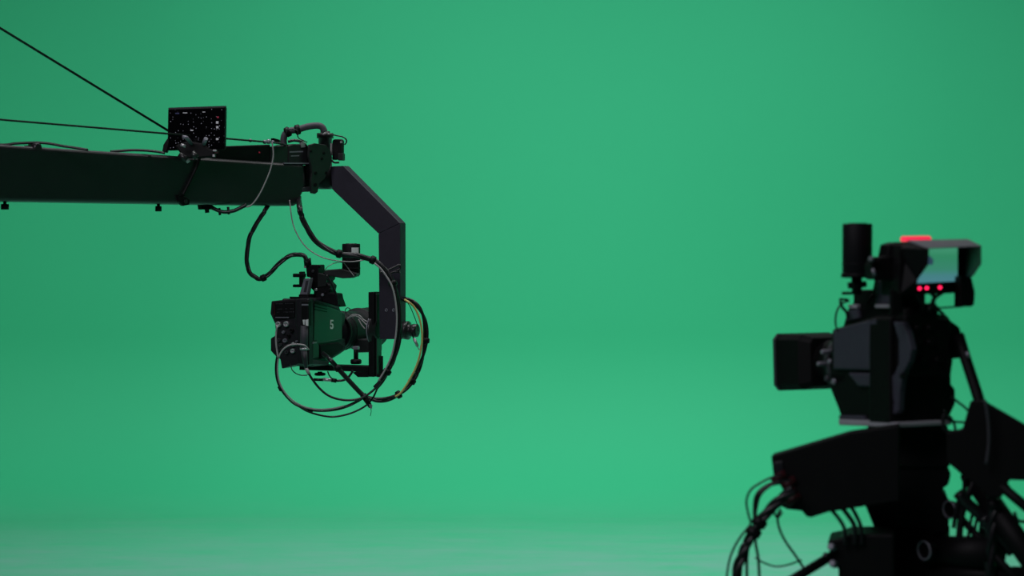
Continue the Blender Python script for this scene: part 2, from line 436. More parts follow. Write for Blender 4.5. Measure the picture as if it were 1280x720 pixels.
bm = B()
for (x0, y0, x1, y1, k) in ((266, 187, 270.5, 189.2, 0), (265.5, 193, 268.5, 196, 0)): fbox(bm, FM, x0, y0, x1, y1, -0.032, 0.01, k)
obj('power_plug', bm, M['silver'], mon, 0.001)
bm = B(); fbox(bm, FM, 262, 189, 272, 191.5, -0.025, 0.03); obj('red_plug', bm, M['redcable'], mon)

# ------------------------------------------------------------------ remote head
head = thing('remote_head', 'black remote pan and tilt head with bent gooseneck hanging from the boom end', 'remote head', FH.hF(487, 424, 0.03))
bm = B()
fpoly(bm, FH, [(413, 208), (429, 207.2), (500.2, 279), (473, 292), (415, 236.5)], 0.0, 0.052)
fpoly(bm, FH, [(473, 292.2), (500.2, 279.2), (500.4, 424), (474.3, 424)], 0.0, 0.052)
obj('gooseneck', bm, M['neck'], head, 0.0018)
for x, y in ((483.2, 387.6), (492.2, 387.6)):
    bm = B(); lathe(bm, FH.hF(x, y, 0.001), -FH.F, [(0, 0.0062), (0.0025, 0.0062), (0.003, 0.0045), (0.0005, 0.0035)], 14); obj('bolt', bm, M['grey'], head)
c = FH.hF(406.5, 200, 0.03); k = c.y / FPX
def zpx(y): return P(406.5, y, c.y).z
bm = B(); lathe(bm, (c.x, c.y, zpx(236.5)), (0, 0, 1), [(0, 8 * k), (0.01, 13 * k), (zpx(209) - zpx(236.5), 13 * k), (zpx(208) - zpx(236.5), 8.5 * k), (zpx(173) - zpx(236.5), 8.5 * k),
      (zpx(172.9) - zpx(236.5), 10.5 * k), (zpx(166.6) - zpx(236.5), 10.5 * k), (zpx(166.5) - zpx(236.5), 6 * k), (zpx(164) - zpx(236.5), 6 * k)], 28)
obj('pan_bearing', bm, M['metal'], head)
# anodised side plate joining boom and head
bm = B()
rpoly(bm, FB, [(387, 181), (394, 179), (407.5, 181), (413.4, 188.6), (415.5, 198), (413, 209), (408.5, 218), (405.6, 223.6), (399, 230), (397.5, 240), (394, 242.5), (389.5, 241.5), (388.5, 226), (390, 216), (389, 206), (386, 195)], 0.02, -0.012)
pl = obj('side_plate', bm, M['plate'], head, 0.002)
for x, y, rr in ((404.6, 191.5, 1.8), (402.2, 198.5, 1.8), (407.3, 216, 1.7), (394.5, 216.5, 2.2), (388.5, 189, 1.6), (394, 231, 2.4)):
    obj('bolt', lathe(B(), fb(x, y, 0.0195), FB.R, [(0, rr * 0.00318), (0.003, rr * 0.00318)], 12), M['black'], pl)
bm = B(); rpoly(bm, FB, [(386, 183), (402, 181), (402, 224), (388, 225)], 0.007, -0.03); obj('plate_backing', bm, M['black'], head, 0.003)
# encoder box
bm = B(); fpoly(bm, FH, [(415, 176), (417, 174), (425.5, 174), (427, 176), (427, 199), (415, 200)], 0.0, 0.024); eb = obj('encoder_box', bm, M['black'], head, 0.003)
bm = B(); fbox(bm, FH, 422.2, 191.6, 428.6, 200.6, -0.008, 0.02); obj('encoder_cover', bm, M['plate'], eb, 0.002)
bm = B(); fbox(bm, FH, 413, 179, 414.2, 194, -0.01, 0.02); obj('bright_strip', bm, M['pale'], eb)
bm = B(); fbox(bm, FH, 425, 176.4, 427.4, 178.8, -0.004, 0.004); obj('silver_clip', bm, M['silver'], eb)
obj('sensor_wire', tube(B(), pp([(414, 168), (421, 169.5), (428, 171), (432.5, 174), (433, 178), (430.5, 181)], 7.95), 0.0028), M['cable'], eb)
obj('clamp_lever', tube(B(), pp([(414, 200), (418, 203.2), (424, 203.2)], 7.86), 0.004), M['black'], head)
# tilt axis
pa = FH.hF(487, 412.5, 0.026); ta = FH.loc(pa)
def HR(r, f=ta[1], u=ta[2]): return FH.W(r, f, u)
rgl = FH.loc(FH.hF(474, 412, 0.026))[0]; rgr = FH.loc(FH.hF(500.4, 412, 0.0))[0]
bm = B(); lathe(bm, HR(rgl - 0.032), FH.R, [(0, 0.05), (0.004, 0.058), (0.016, 0.058), (0.017, 0.042), (0.034, 0.042)], 32); obj('tilt_bearing', bm, M['metal'], head)
bm = B(); lathe(bm, HR(rgl - 0.0305), FH.R, [(0, 0.0585), (0.0025, 0.0595), (0.005, 0.0585)], 32); obj('bearing_ring', bm, M['grey'], head)
bm = B(); lathe(bm, HR(rgr - 0.006), FH.R, [(0, 0.034), (0.022, 0.037), (0.03, 0.037), (0.032, 0.03), (0.036, 0.022), (0.044, 0.024), (0.05, 0.026), (0.068, 0.026), (0.07, 0.02)], 24)
obj('tilt_motor', bm, M['metal'], head)
# L bracket: upright plate edge-on, base plate under the camera
r0, f0, u0 = FH.loc(FH.hF(460.3, 365, -0.01)); r1 = FH.loc(FH.hF(467.6, 365, -0.01))[0]
ub = FH.loc(FH.hF(460.3, 471, -0.01))[2]
bm = B(); box(bm, FH, r0, r1, -0.01, 0.05, ub, u0); obj('upright_plate', bm, M['black'], head, 0.002)
bm = B(); r2 = FH.loc(FH.hF(471, 440, 0))[0]
box(bm, FH, r1 + 0.001, r2, 0.0, 0.045, ub, FH.loc(FH.hF(468, 367, 0))[2]); obj('slide_rail', bm, M['plate'], head, 0.002)
rb0 = FH.loc(FH.hF(374, 460, -0.01))[0]; ubt = FH.loc(FH.hF(460, 458, -0.01))[2]; ubb = FH.loc(FH.hF(460, 465, -0.01))[2]
bm = B(); box(bm, FH, rb0, r0, -0.01, 0.06, ubb, ubt); obj('base_plate', bm, M['black'], head, 0.002)
bm = B(); fpoly(bm, FH, [(440, 465.2), (460, 465.2), (460, 471.5), (447, 471.5)], -0.006, 0.05); obj('gusset', bm, M['black'], head, 0.002)
bm = B(); fbox(bm, FH, 475.6, 445, 477.6, 468, 0.03, 0.012); o = obj('lock_lever', bm, M['black'], head, 0.002)
bm = B(); fbox(bm, FH, 471, 468, 476, 471.5, 0.0, 0.03); obj('lever_foot', bm, M['black'], head, 0.001)
def knob(px, y0, y1, rw, f, parent, name='thumb_screw', stem=None):
    a = FH.hF(px, y1, f); b = FH.hF(px, y0, f); kk = a.y / FPX; h = (b - a).length
    bm = B(); lathe(bm, a, (0, 0, 1), [(0, rw * kk * 0.85), (h * 0.2, rw * kk), (h * 0.8, rw * kk), (h, rw * kk * 0.8)], 16)
    if stem: lathe(bm, b, (0, 0, 1), [(0, stem[1] * kk), ((FH.hF(px, stem[0], f) - b).length, stem[1] * kk)], 12)
    return obj(name, bm, M['black'], parent)
knob(400, 466, 469.5, 7, 0.02, head, stem=(464.5, 3))

# cable loom bridging over the head joint (thick sleeve)
cable('sleeved_cable_loom', 'thick grey sleeved cable arching over the joint at the boom end',
      [(355, 183), (354.5, 174), (357, 167), (363, 163.5), (372, 162), (384, 158.5), (395, 157), (402, 158.5), (406, 165)], 7.92, 0.0135, 'sleeve', 'cable', ties=(0.32, 0.5))
cable('thin_wire', 'thin black wire looping beside the grey sleeved cable', [(357, 168), (360, 162), (366, 161.5), (372, 164), (373, 172), (384, 178)], 7.88, 0.0022)
cable('coiled_lead', 'black lead curling down behind the boom end box', [(360, 177), (368, 175.5), (376, 177), (382, 181)], 7.95, 0.006)

# ------------------------------------------------------------------ broadcast camera on the head
bc = thing('broadcast_camera', 'black broadcast camera marked 5 hanging from the crane head', 'camera', FH.hF(395, 458, 0.0))
fr_ = -0.17
rc = FH.loc(FH.hF(388, 400, fr_))[0]
bm = B()
rpoly(bm, FH, [(391, 373.5), (393, 373.5), (425, 384), (427, 389), (432, 391), (432.5, 438), (427, 442), (415, 449.5), (410, 456.5), (391, 458.3)], rc, -0.14)
obj('body', bm, M['body'], bc, 0.008, seg=3)
# cheek panel with ribs and number
bm = B()
rpoly(bm, FH, [(393, 378), (421, 387), (428, 391), (428, 424), (412, 427), (398, 430), (392, 430)], rc + 0.006, -0.008)
pnl = obj('side_panel', bm, M['plate'], bc, 0.004)
bm = B()
for y in (378.2, 382.4, 386):
    rpoly(bm, FH, [(393.5, y), (409, y + 4.2 - (y - 378) * 0.12), (409, y + 5.4 - (y - 378) * 0.12), (393.5, y + 1.4)], rc + 0.0085, -0.003)
obj('cooling_rib', bm, M['black'], pnl)
bm = B()
rpoly(bm, FH, [(394, 373.8), (424, 384.4), (424, 386.5), (394, 376.2)], rc + 0.004, -0.006); obj('top_trim', bm, M['darkgrey'], bc)
five = [(0.1, 1), (1, 1), (1, 0.83), (0.32, 0.83), (0.3, 0.6), (0.75, 0.6), (1, 0.48), (1, 0.14), (0.78, 0), (0.1, 0), (0, 0.12), (0, 0.28), (0.26, 0.28), (0.3, 0.17), (0.68, 0.17), (0.72, 0.24), (0.72, 0.38), (0.62, 0.44), (0.04, 0.44)]
bm = B(); rpoly(bm, FH, [(413 + 3.7 * a, 411.2 - 11.4 * b) for a, b in five], rc + 0.0075, -0.0015); obj('number_five', bm, M['white'], pnl)
bm = B(); rpoly(bm, FH, [(391, 427), (397, 425), (399, 433), (399, 447), (391, 448)], rc + 0.01, -0.015); o = obj('lower_cover', bm, M['plate'], bc, 0.003)
bm = B(); rpoly(bm, FH, [(391.5, 427.8), (396, 427.4), (396, 429.2), (391.5, 429.6)], rc + 0.013, -0.004); obj('cover_badge', bm, M['grey'], o)
bm = B(); rpoly(bm, FH, [(400, 431), (424, 428), (430, 432), (429, 438), (414, 447.5), (402, 448.5)], rc + 0.012, -0.03); obj('connector_hood', bm, M['lensblack'], bc, 0.004)
bm = B(); rpoly(bm, FH, [(388, 449), (412, 452), (411, 456.5), (388, 455.5)], rc + 0.008, -0.016); obj('lower_edge', bm, M['darkgrey'], bc, 0.003)
# rear block
bm = B()
fpoly(bm, FH, [(339, 376.5), (352, 375), (369, 373.5), (387, 372.8), (388, 376), (388, 457), (371, 456), (352, 461), (350, 449), (345, 446), (338, 438.5), (338, 423), (344.5, 419), (343.5, 405), (337.6, 392)], fr_, 0.1)
rear = obj('rear_panel', bm, M['body'], bc, 0.004)
bm = B(); fpoly(bm, FH, [(369, 375), (373, 373), (386, 373), (386, 457), (371, 455), (372, 415), (369, 405)], fr_ - 0.03, 0.04); adp = obj('adapter_block', bm, M['body'], bc, 0.005)
bm = B(); fpoly(bm, FH, [(341, 378), (368, 376), (368, 397), (350, 400), (344, 399), (340.5, 391)], fr_ - 0.006, 0.008); o = obj('display_bezel', bm, M['black'], rear, 0.002)
bm = B(); fpoly(bm, FH, [(341.6, 379), (342.6, 379), (343.6, 394), (342.4, 394)], fr_ - 0.008, 0.003); obj('red_edge', bm, M['redcable'], rear)
bm = B(); random.seed(3)
for row, y in enumerate((379.4, 386, 390)):
    x = 344.5
    while x < 367:
        w = random.uniform(0.7, 2.2)
        if random.random() < 0.75: fbox(bm, FH, x, y - (x - 344) * 0.03, x + w, y + random.uniform(0.7, 1.1) - (x - 344) * 0.03, fr_ - 0.0075, 0.002)
        x += w + random.uniform(0.5, 1.2)
obj('panel_lettering', bm, M['darkgrey'], rear)
bm = B(); fbox(bm, FH, 344.3, 396.2, 361, 397.4, fr_ - 0.008, 0.003); obj('panel_line', bm, M['grey'], rear)
for x, y, rr, m in ((349.5, 405.3, 3.6, 'silver'), (359.5, 404.8, 3.6, 'silver'), (368, 430, 2.4, 'silver'), (367.5, 438.3, 2.8, 'silver'), (356, 415, 1.8, 'grey'), (350, 425, 2.2, 'darkgrey'), (358, 425.5, 2.6, 'grey'), (352, 431, 2, 'darkgrey'), (372.5, 426.5, 1.2, 'grey'), (362, 420, 2.2, 'black'), (366, 413, 2.4, 'black'), (360, 440, 2.2, 'darkgrey')):
    kk = 0.00315 * rr; b = FH.hF(x, y, fr_ + 0.002)
    bm = B(); lathe(bm, b, -FH.F, [(0, kk), (0.016, kk), (0.016, kk * 0.62), (0.006, kk * 0.6)], 16)
    obj('connector', bm, M[m], rear)
# hanging triax plug
tp = thing('triax_plug', 'fat grey cable plug with white label on the crane camera rear', 'plug', FH.hF(381, 462, -0.215))
fp = fr_ - 0.045
def fpt(x, y, f=fp): return FH.hF(x, y, f)
kk = 0.0031
bm = B(); cyl(bm, fpt(380.5, 407), fpt(379.8, 436), 4.9 * kk, 20); obj('barrel', bm, M['sleeve'], tp)
bm = B(); cyl(bm, fpt(379.8, 434.8), fpt(379.8, 437.4), 5.1 * kk, 20); obj('ring', bm, M['silver'], tp)
bm = B(); cyl(bm, fpt(379.8, 437.4), fpt(382.5, 460), 4.4 * kk, 20, 0, 2.4 * kk); obj('boot', bm, M['darkgrey'], tp)
bm = B(); cyl(bm, fpt(382.5, 460), fpt(386.5, 468), 2.2 * kk, 14); obj('crimp', bm, M['pale'], tp)
bm = B(); fbox(bm, FH, 376.5, 376, 385.5, 408, fp - 0.008, 0.03); pb = obj('plug_block', bm, M['black'], tp, 0.004)
bm = B(); fbox(bm, FH, 377, 380, 385, 382, fp - 0.01, 0.004); obj('bright_bar', bm, M['grey'], pb)
bm = B(); fpoly(bm, FH, [(381.5, 400), (385, 399), (385, 407.4), (382, 407)], fp - 0.0115, 0.004)
fpoly(bm, FH, [(378.2, 399.8), (381, 399.6), (380.4, 406), (379, 405.6)], fp - 0.0115, 0.004); obj('label', bm, M['white'], pb)
# lens
lz = P(446, 414.5, 8.15).z; rl = FH.loc(FH.hF(447, 414, 0.38))[0] + 0.005
bm = B(); lathe(bm, FH.W(rl, 0.10, lz), FH.F, [(0, 0.066), (0.05, 0.070), (0.051, 0.078), (0.12, 0.082), (0.121, 0.078), (0.25, 0.078), (0.26, 0.086), (0.40, 0.088), (0.40, 0.07), (0.36, 0.066)], 36)
ln = obj('lens', bm, M['lensblack'], bc)
for f, r_, m in ((0.14, 0.083, 'black'), (0.20, 0.083, 'black'), (0.37, 0.089, 'black')):
    obj('lens_ring', lathe(B(), FH.W(rl, f, lz), FH.F, [(0, r_ - 0.002), (0.004, r_), (0.014, r_), (0.018, r_ - 0.002)], 36), M[m], ln)
obj('front_element', lathe(B(), FH.W(rl, 0.46, lz), FH.F, [(0, 0.06), (0.006, 0.055), (0.01, 0.03)], 24), M['glass'], ln)
bm = B(); fpoly(bm, FH, [(441, 424), (462, 424), (462, 440.5), (446, 441), (441, 436)], 0.22, 0.12); obj('servo_unit', bm, M['metal'], ln, 0.005)
knob(445, 449, 455, 7, 0.06, bc, 'support_screw', (433, 3))
bm = B(); fbox(bm, FH, 440.5, 433, 447, 437, 0.05, 0.02); obj('support_bracket', bm, M['grey'], bc, 0.002)
# lens lead loops
for i, pts in enumerate(([(434, 399), (440, 395.5), (447, 396), (452, 400), (457, 405), (460, 407)], [(434, 398), (441, 393.5), (449, 394.5), (455, 400), (461, 403)], [(448, 399), (452, 406), (456, 411)])):
    cable('lens_lead', ('pale lead curving over the lens of the crane camera, lowest loop', 'pale lead curving over the lens of the crane camera, highest loop', 'short light wire crossing down over the crane camera lens')[i], pts, 8.02 - 0.015 * i, 0.0026, 'pale')
obj_ = cable('hook_wire', 'tiny dark wire hook standing on the crane camera nose', [(433, 392), (431.5, 388), (434, 384.8), (437.5, 386), (436.5, 388.5)], 8.0, 0.0017)

# top handle assembly of crane camera
bm = B(); fpoly(bm, FH, [(379.4, 348.5), (387.5, 347.5), (383.6, 369), (373.8, 369)], -0.12, 0.03); hb = obj('handle_post', bm, M['grey'], bc, 0.004)
bm = B(); fpoly(bm, FH, [(382.3, 351), (385.3, 350.6), (382.5, 365), (379.5, 365)], -0.1225, 0.004); obj('post_slot', bm, M['darkgrey'], hb)
bm = B(); fbox(bm, FH, 373, 368, 385, 373, -0.125, 0.08); obj('post_foot', bm, M['black'], bc, 0.003)
bm = B()
fpoly(bm, FH, [(382, 331), (397.5, 331), (398, 347), (404, 340), (411, 341), (411, 349), (408, 352), (413, 357), (411, 366), (420, 367), (421, 373), (425, 384), (391, 374), (392, 364), (386, 358), (388, 347), (383, 346)], -0.06, 0.06)
hd = obj('handle', bm, M['black'], bc, 0.004)
bm = B(); fpoly(bm, FH, [(397, 341), (409, 344), (407, 358), (397, 359)], -0.066, 0.01); obj('handle_plate', bm, M['plate'], hd, 0.002)
for y0, y1 in ((342, 346.6), (355.5, 359.2)):
    bm = B(); fbox(bm, FH, 365.6, y0, 380, y1, -0.06, 0.02); obj('rod', bm, M['black'], hd, 0.003)
bm = B(); fbox(bm, FH, 373.5, 339.5, 377.5, 357, -0.055, 0.03); obj('rod_clamp', bm, M['black'], hd, 0.003)
for x, y, m in ((392, 339, 'darkgrey'), (396, 362, 'silver'), (404, 368.5, 'grey'), (400, 333, 'black'), (413, 362, 'black'), (407, 365, 'black')):
    obj('screw', lathe(B(), FH.hF(x, y, -0.058), -FH.F, [(0, 0.006), (0.008, 0.006), (0.009, 0.004)], 12), M[m], hd)
bm = B(); cyl(bm, FH.hF(384, 323, -0.05), FH.hF(385, 334, -0.05), 0.015, 16); obj('top_plug', bm, M['black'], bc)
bm = B(); fbox(bm, FH, 379.8, 332.6, 382.2, 335, -0.066, 0.02); obj('silver_screw', bm, M['silver'], bc, 0.001)
bm = B(); rpoly(bm, FH, [(386, 371), (408, 373.5), (424, 380), (425, 385), (388, 375)], rc - 0.02, -0.09); obj('top_cover', bm, M['body'], bc, 0.003)

# ------------------------------------------------------------------ tracking sensors (one on each camera)
def sensor(label, base_px, Y, tilt, mount):
    b = P(base_px[0], base_px[1], Y)
    t = thing('tracking_sensor', label, 'tracking sensor', b)
    bm = B(); lathe(bm, b, (0, 0, 1), [(0, 0.030), (0.008, 0.036), (0.126, 0.036), (0.130, 0.034)], 36); obj('housing', bm, M['lensblack'], t)
    bm = B(); lathe(bm, b + Vector((0, 0, 0.0302)), (0, 0, 1), [(0, 0.0364), (0.002, 0.037), (0.004, 0.0364)], 36); obj('seam_ring', bm, M['lensblack'], t)
    bm = B(); lathe(bm, b + Vector((0, 0, 0.130)), (0, 0, 1), [(-0.001, 0.024), (0.0015, 0.022)], 24); obj('lens_window', bm, M['glass'], t)
    return t
s1 = sensor('slim black cylindrical sensor with white label above the crane camera', (439, 345.5), 7.92, 0, 0)
b = P(439, 345.5, 7.92)
bm = B(); n = 8
for i in range(n):                                      # curved white label on the housing
    a0, a1 = [math.radians(-83 + 52 * (i + j) / n) for j in (0, 1)]
    q = []
    for a, z in ((a0, 0.092), (a1, 0.092), (a1, 0.115), (a0, 0.115)): q.append(bm.verts.new(b + Vector((0.0366 * math.cos(a), 0.0366 * math.sin(a), z))))
    bm.faces.new(q)
bmesh.ops.remove_doubles(bm, verts=bm.verts[:], dist=1e-5)
obj('label', bm, M['white'], s1)
# its arm
bm = B(); Yd = 7.9
prism(bm, pp([(405, 337.5), (425, 336), (440, 340), (446, 342), (444, 345), (438, 347.6), (428, 348), (405, 344)], Yd - 0.03), FH.F * 0.035)
arm = tag(obj('sensor_arm', bm, M['metal'], None, 0.004), 'tapered black arm carrying the sensor above the crane camera', 'arm')
cable('silver_wire', 'thin light wire arching over the sensor arm', [(406, 337, 7.87), (411, 332.5), (418, 329), (428, 328), (432, 331), (437, 338), (442.5, 345)], 7.84, 0.0016, 'pale')
cable('thin_black_lead', 'thin black lead curving down behind the crane camera handle', [(408, 344), (413, 352), (417.5, 361), (421, 371), (422.5, 382)], 7.86, 0.0042)

# ------------------------------------------------------------------ cables around the crane camera
cable('cable_loom', 'black cable loop sagging left of the gooseneck with one taped knot', [(338, 250, 7.85), (332, 262), (325, 273), (314.5, 291), (310, 305), (308.6, 322), (309.5, 334), (313, 341.5), (319, 346.5), (324, 348.6), (331, 346.5), (338, 340.5), (348, 330.5), (357, 322.5), (366, 318.8), (375, 318.2), (381, 321), (384, 326)], 7.8, 0.009, 'cable', 'cable', ties=(0.575,), strands=3, twist=3)
cable('cable_loom', 'thick black cable bundle sweeping from the boom end onto the gooseneck', [(374, 248, 7.9), (374.5, 260), (378, 273), (384, 286), (393, 299), (405, 309), (418, 315.5), (430, 318.3), (444, 319.5), (455, 321.5), (466, 325), (474, 330.5), (481, 337), (487, 346), (493, 360), (496.5, 376), (498.5, 395), (499, 412), (497.5, 428), (493.5, 444), (487, 459), (478, 474), (469, 485)], 7.76, 0.0112, 'cable', 'cable', ties=(0.3, 0.46, 0.62, 0.93), strands=3, twist=3)
cable('grey_cable', 'light grey cable running down the gooseneck face', [(468, 329), (476, 336), (484, 347), (490, 358), (494, 374), (496, 394), (495.5, 412), (493, 430), (489, 446), (481.5, 462), (473, 476)], 7.735, 0.0036, 'pale')
cable('cable_wrap', 'black cable turns lashed around the gooseneck', [(475, 341), (484, 338), (493, 334), (499, 331.5), (500, 336), (492, 339.5), (484, 343), (479, 344), (486, 341.5), (496, 339.5), (500, 341)], 7.79, 0.0045)
cable('grey_cable', 'pale thin cable drooping from the rope end across the boom side', [(340, 178), (341.5, 188), (341.3, 198), (338, 212), (333, 225), (327, 238), (320.5, 249), (314, 256.5), (308, 259)], 7.6, 0.0027, 'pale')
cable('grey_cable', 'pale thin cable swinging from below the boom to the sensor', [(362, 250, 7.85), (363.5, 264), (366, 279), (371, 292), (380, 306), (391, 315.5), (404, 322), (418, 325.5), (435, 327.2), (448, 326.3), (458, 324)], 7.84, 0.0024, 'pale')
# big loops below
cable('cable_loop', 'black and grey cable loop hanging lowest from camera rear to gooseneck', [(370, 431.5, 7.72), (362, 431.2), (354, 435), (348.5, 442), (345.8, 453), (345.6, 468), (349, 482), (357, 495), (368, 505), (384, 511.5), (400, 513.2), (417, 512), (433, 508), (447, 501.5), (458, 494.5), (466, 488)], 7.7, 0.0058, 'cable', 'cable', ties=(0.42, 0.62), strands=2, twist=1.0)
cable('grey_cable', 'grey cable following the lowest loop below the crane camera', [(386, 437, 7.7), (380, 431.5), (368, 430.5), (358, 433.5), (350.8, 441), (347.4, 452), (347.2, 468), (351, 482), (359, 494), (370, 503.5), (385, 510), (401, 511.8), (417, 510.5), (430, 507.5)], 7.685, 0.003, 'pale')
cable('black_cable', 'thin black cable making the outermost bottom loop', [(372, 507), (384, 514), (400, 519), (416, 521), (432, 518.5), (446, 513.5), (458, 506.5), (466, 497.5), (471, 487), (474, 479)], 7.73, 0.0038)
cable('black_cable', 'black cable curving from the fat plug toward the gooseneck', [(386, 467), (391, 475), (399, 485), (409, 493.5), (421, 498.5), (435, 500.3), (449, 498.5), (460, 493), (470, 484.5), (476, 476)], 7.68, 0.0046)
kn = cable('tied_cable', 'thick black cable slanting from camera side down to a taped joint', [(404, 442, 7.78), (412, 449), (421, 459), (430, 469), (440, 480), (449, 489.5), (456, 496), (461, 501)], 7.7, 0.0095, 'cable', 'cable', ties=(0.32,))
obj('tape', cyl(B(), P(453.5, 493, 7.7), P(463.5, 509, 7.7), 0.0125, 12, 0, 0.008), M['black'], kn)
obj('tail', tube(B(), pp([(463, 508), (464, 514), (463, 520)], 7.7), 0.0012), M['black'], kn)
obj('tag', prism(B(), pp([(461, 505), (465, 506), (465, 511), (462, 510)], 7.68), (0, 0.004, 0)), M['grey'], kn)
cable('cable_loom', 'thick black cable arc right of the gooseneck bottom', [(501, 372, 7.9), (507, 374.5), (516, 378), (524, 385), (529.5, 396), (532, 408), (532.3, 422), (530.5, 437), (527, 451), (521.5, 465), (514, 478), (505, 488.5), (494, 495.5), (482, 499.5), (470, 499.8), (459, 496.5)], 7.85, 0.0105, 'cable', 'cable', ties=(0.42, 0.66, 0.78), strands=2, twist=2)
cable('yellow_cable', 'yellow cable inside the black arc right of the gooseneck', [(503, 373.5, 7.9), (509, 376.5), (517, 383), (522.5, 393), (526, 405), (527.6, 418), (527, 432), (524, 447), (519.5, 460), (513.5, 472), (509, 480), (501, 491), (494, 496)], 7.815, 0.0042, 'yellow')
cable('thin_wire', 'hair-thin dark wire falling beside the tilt motor', [(508, 376), (513, 384), (518, 396), (521.5, 406), (523, 414)], 7.86, 0.0016)
mc = thing('mini_connector', 'small silver plug dangling under the tilt motor', 'plug', P(522, 437, 7.85))
obj('shell', cyl(B(), P(517.5, 423, 7.85), P(522, 433, 7.85), 0.0062, 14), M['silver'], mc)
obj('lead', tube(B(), pp([(515, 415), (516, 420), (518, 425)], 7.85), 0.003), M['cable'], mc)
obj('tip', tube(B(), pp([(521.5, 432), (523.5, 436.5), (525, 436), (526, 431)], 7.85), 0.0018), M['pale'], mc)
cable('grey_cable', 'short pale grey cable on the left of the camera rear panel', [(350, 405.5, 7.76), (346.8, 408), (345.2, 415), (344.8, 425), (345.8, 436), (347.6, 447)], 7.68, 0.0034, 'pale')
cable('thin_black_lead', 'thin dark lead sagging under the camera rear', [(363, 455, 7.78), (365, 462), (369.5, 466.5), (376, 469), (384, 469)], 7.74, 0.0021)
ic = thing('inline_connector', 'silver and black inline plug with lead below the base plate', 'plug', P(405, 478, 7.76))
obj('plug_body', cyl(B(), P(392, 474.5, 7.76), P(404, 474.8, 7.76), 0.0055, 14), M['black'], ic)
obj('silver_collar', cyl(B(), P(404, 474.3, 7.76), P(415, 475.3, 7.76), 0.0068, 14), M['silver'], ic)
obj('black_boot', cyl(B(), P(414.5, 475, 7.76), P(420.5, 476, 7.76), 0.0082, 14), M['black'], ic)
obj('lead', tube(B(), pp([(420, 476), (428, 475.5), (434, 473), (439, 467), (441, 463)], 7.77), 0.0048), M['cable'], ic)
obj('lead', tube(B(), pp([(409.5, 464), (412, 470), (417, 474.5), (423, 477)], 7.8), 0.0025), M['cable'], ic)

# ================================================================== near camera rig
YN = 4.8
G0 = P(1114, 450, YN)
FG = Frame((G0.x, G0.y, 0), -25, 0)
FGp = Frame(G0, -25, 3)
K5 = YN / FPX
nc = thing('studio_camera', 'large black studio camera in soft focus at right, lens pointing left', 'camera', P(1110, 530, YN))
bm = B()
rpoly(bm, FGp, [(1040, 411.5), (1092, 396), (1113, 395), (1118, 402), (1118, 500), (1113, 527), (1052, 527), (1047.5, 512), (1038, 488), (1037, 463)], 0.0, 0.17)
obj('body', bm, M['deep'], nc, 0.006, seg=3)
bm = B(); rpoly(bm, FGp, [(1041, 412), (1094, 398), (1097, 402), (1099, 460), (1094, 463), (1041, 461.5)], -0.014, 0.02); obj('side_panel', bm, M['shell'], nc, 0.005, seg=3)
bm = B(); rpoly(bm, FGp, [(1058, 466), (1112, 467), (1099, 484), (1072, 483)], -0.014, 0.02); obj('lower_panel', bm, M['shell'], nc, 0.006, seg=3)
bm = B(); rpoly(bm, FGp, [(1116, 402), (1128, 403), (1134, 415), (1139, 437), (1136, 452), (1128, 467), (1124, 490), (1123, 514), (1118, 518), (1112, 517), (1098, 485), (1117, 468), (1123, 455), (1123, 425)], -0.012, 0.018)
o = obj('shoulder_trim', bm, M['shell'], nc, 0.003)
bm = B(); rpoly(bm, FGp, [(1111, 497), (1114, 493), (1117, 503), (1114, 512), (1111, 506)], -0.0135, 0.004); obj('trim_slot', bm, M['deep'], o)
bm = B(); rpoly(bm, FGp, [(1126, 466), (1132, 468), (1129, 474), (1124, 472)], -0.0135, 0.004); obj('trim_screw', bm, M['deep'], o)
# rear mass: adapter, connectors
bm = B()
fpoly(bm, FGp, [(1113, 398), (1146, 386), (1175, 392), (1190, 400), (1192, 452), (1188, 478), (1195, 486), (1195, 505), (1188, 520), (1184, 530), (1113, 530)], -0.02, 0.09)
obj('rear_panel', bm, M['deep'], nc, 0.006)
bm = B(); fpoly(bm, FGp, [(1132, 392), (1140, 386), (1150, 381), (1168, 378), (1174, 386), (1175, 397), (1190, 399), (1190, 470), (1132, 470)], -0.06, 0.06)
obj('adapter_block', bm, M['deep'], nc, 0.01)
bm = B(); fpoly(bm, FGp, [(1186, 398), (1201, 409), (1204, 424), (1211, 438), (1208, 447), (1188, 449)], -0.05, 0.06); obj('side_connector_box', bm, M['deep'], nc, 0.006)
for i, (x, y) in enumerate(((1145, 410), (1160, 410), (1145, 428), (1160, 428), (1150, 450), (1170, 450))):
    obj('connector', lathe(B(), FGp.hF(x, y, -0.058), -FGp.F, [(0, 0.008), (0.012, 0.008), (0.013, 0.004)], 14), M['deep'], nc)
# front: lens
fl, ul = None, None
q = FGp.loc(FGp.hR(1039, 452, 0.085))
f_front = q[1]; u_l = FGp.loc(P(1030, 453, 5.1))[2]
def GL(f, u=u_l, r=0.085): return FGp.W(r, f, u)
fend = FGp.loc(FGp.hR(1037, 450, 0.0))[1]
bm = B(); lathe(bm, GL(fend - 0.02), FGp.F, [(0, 0.05), (0.03, 0.052), (0.032, 0.06), (0.10, 0.062), (0.101, 0.056), (0.15, 0.056), (0.16, 0.062)], 36)
ln = obj('lens', bm, M['deep'], nc)
obj('focus_ring', lathe(B(), GL(fend + 0.035), FGp.F, [(0, 0.0625), (0.003, 0.065), (0.022, 0.065), (0.025, 0.0625)], 36), M['darkgrey'], ln)
bm = B()
lh = fend + 0.12
def hood_ring(f, w, h): return [GL(f, u_l + b * h, 0.085 + a * w) for a, b in ((-1, -0.8), (-0.86, -1), (0.86, -1), (1, -0.8), (1, 0.8), (0.86, 1), (-0.86, 1), (-1, 0.8))]
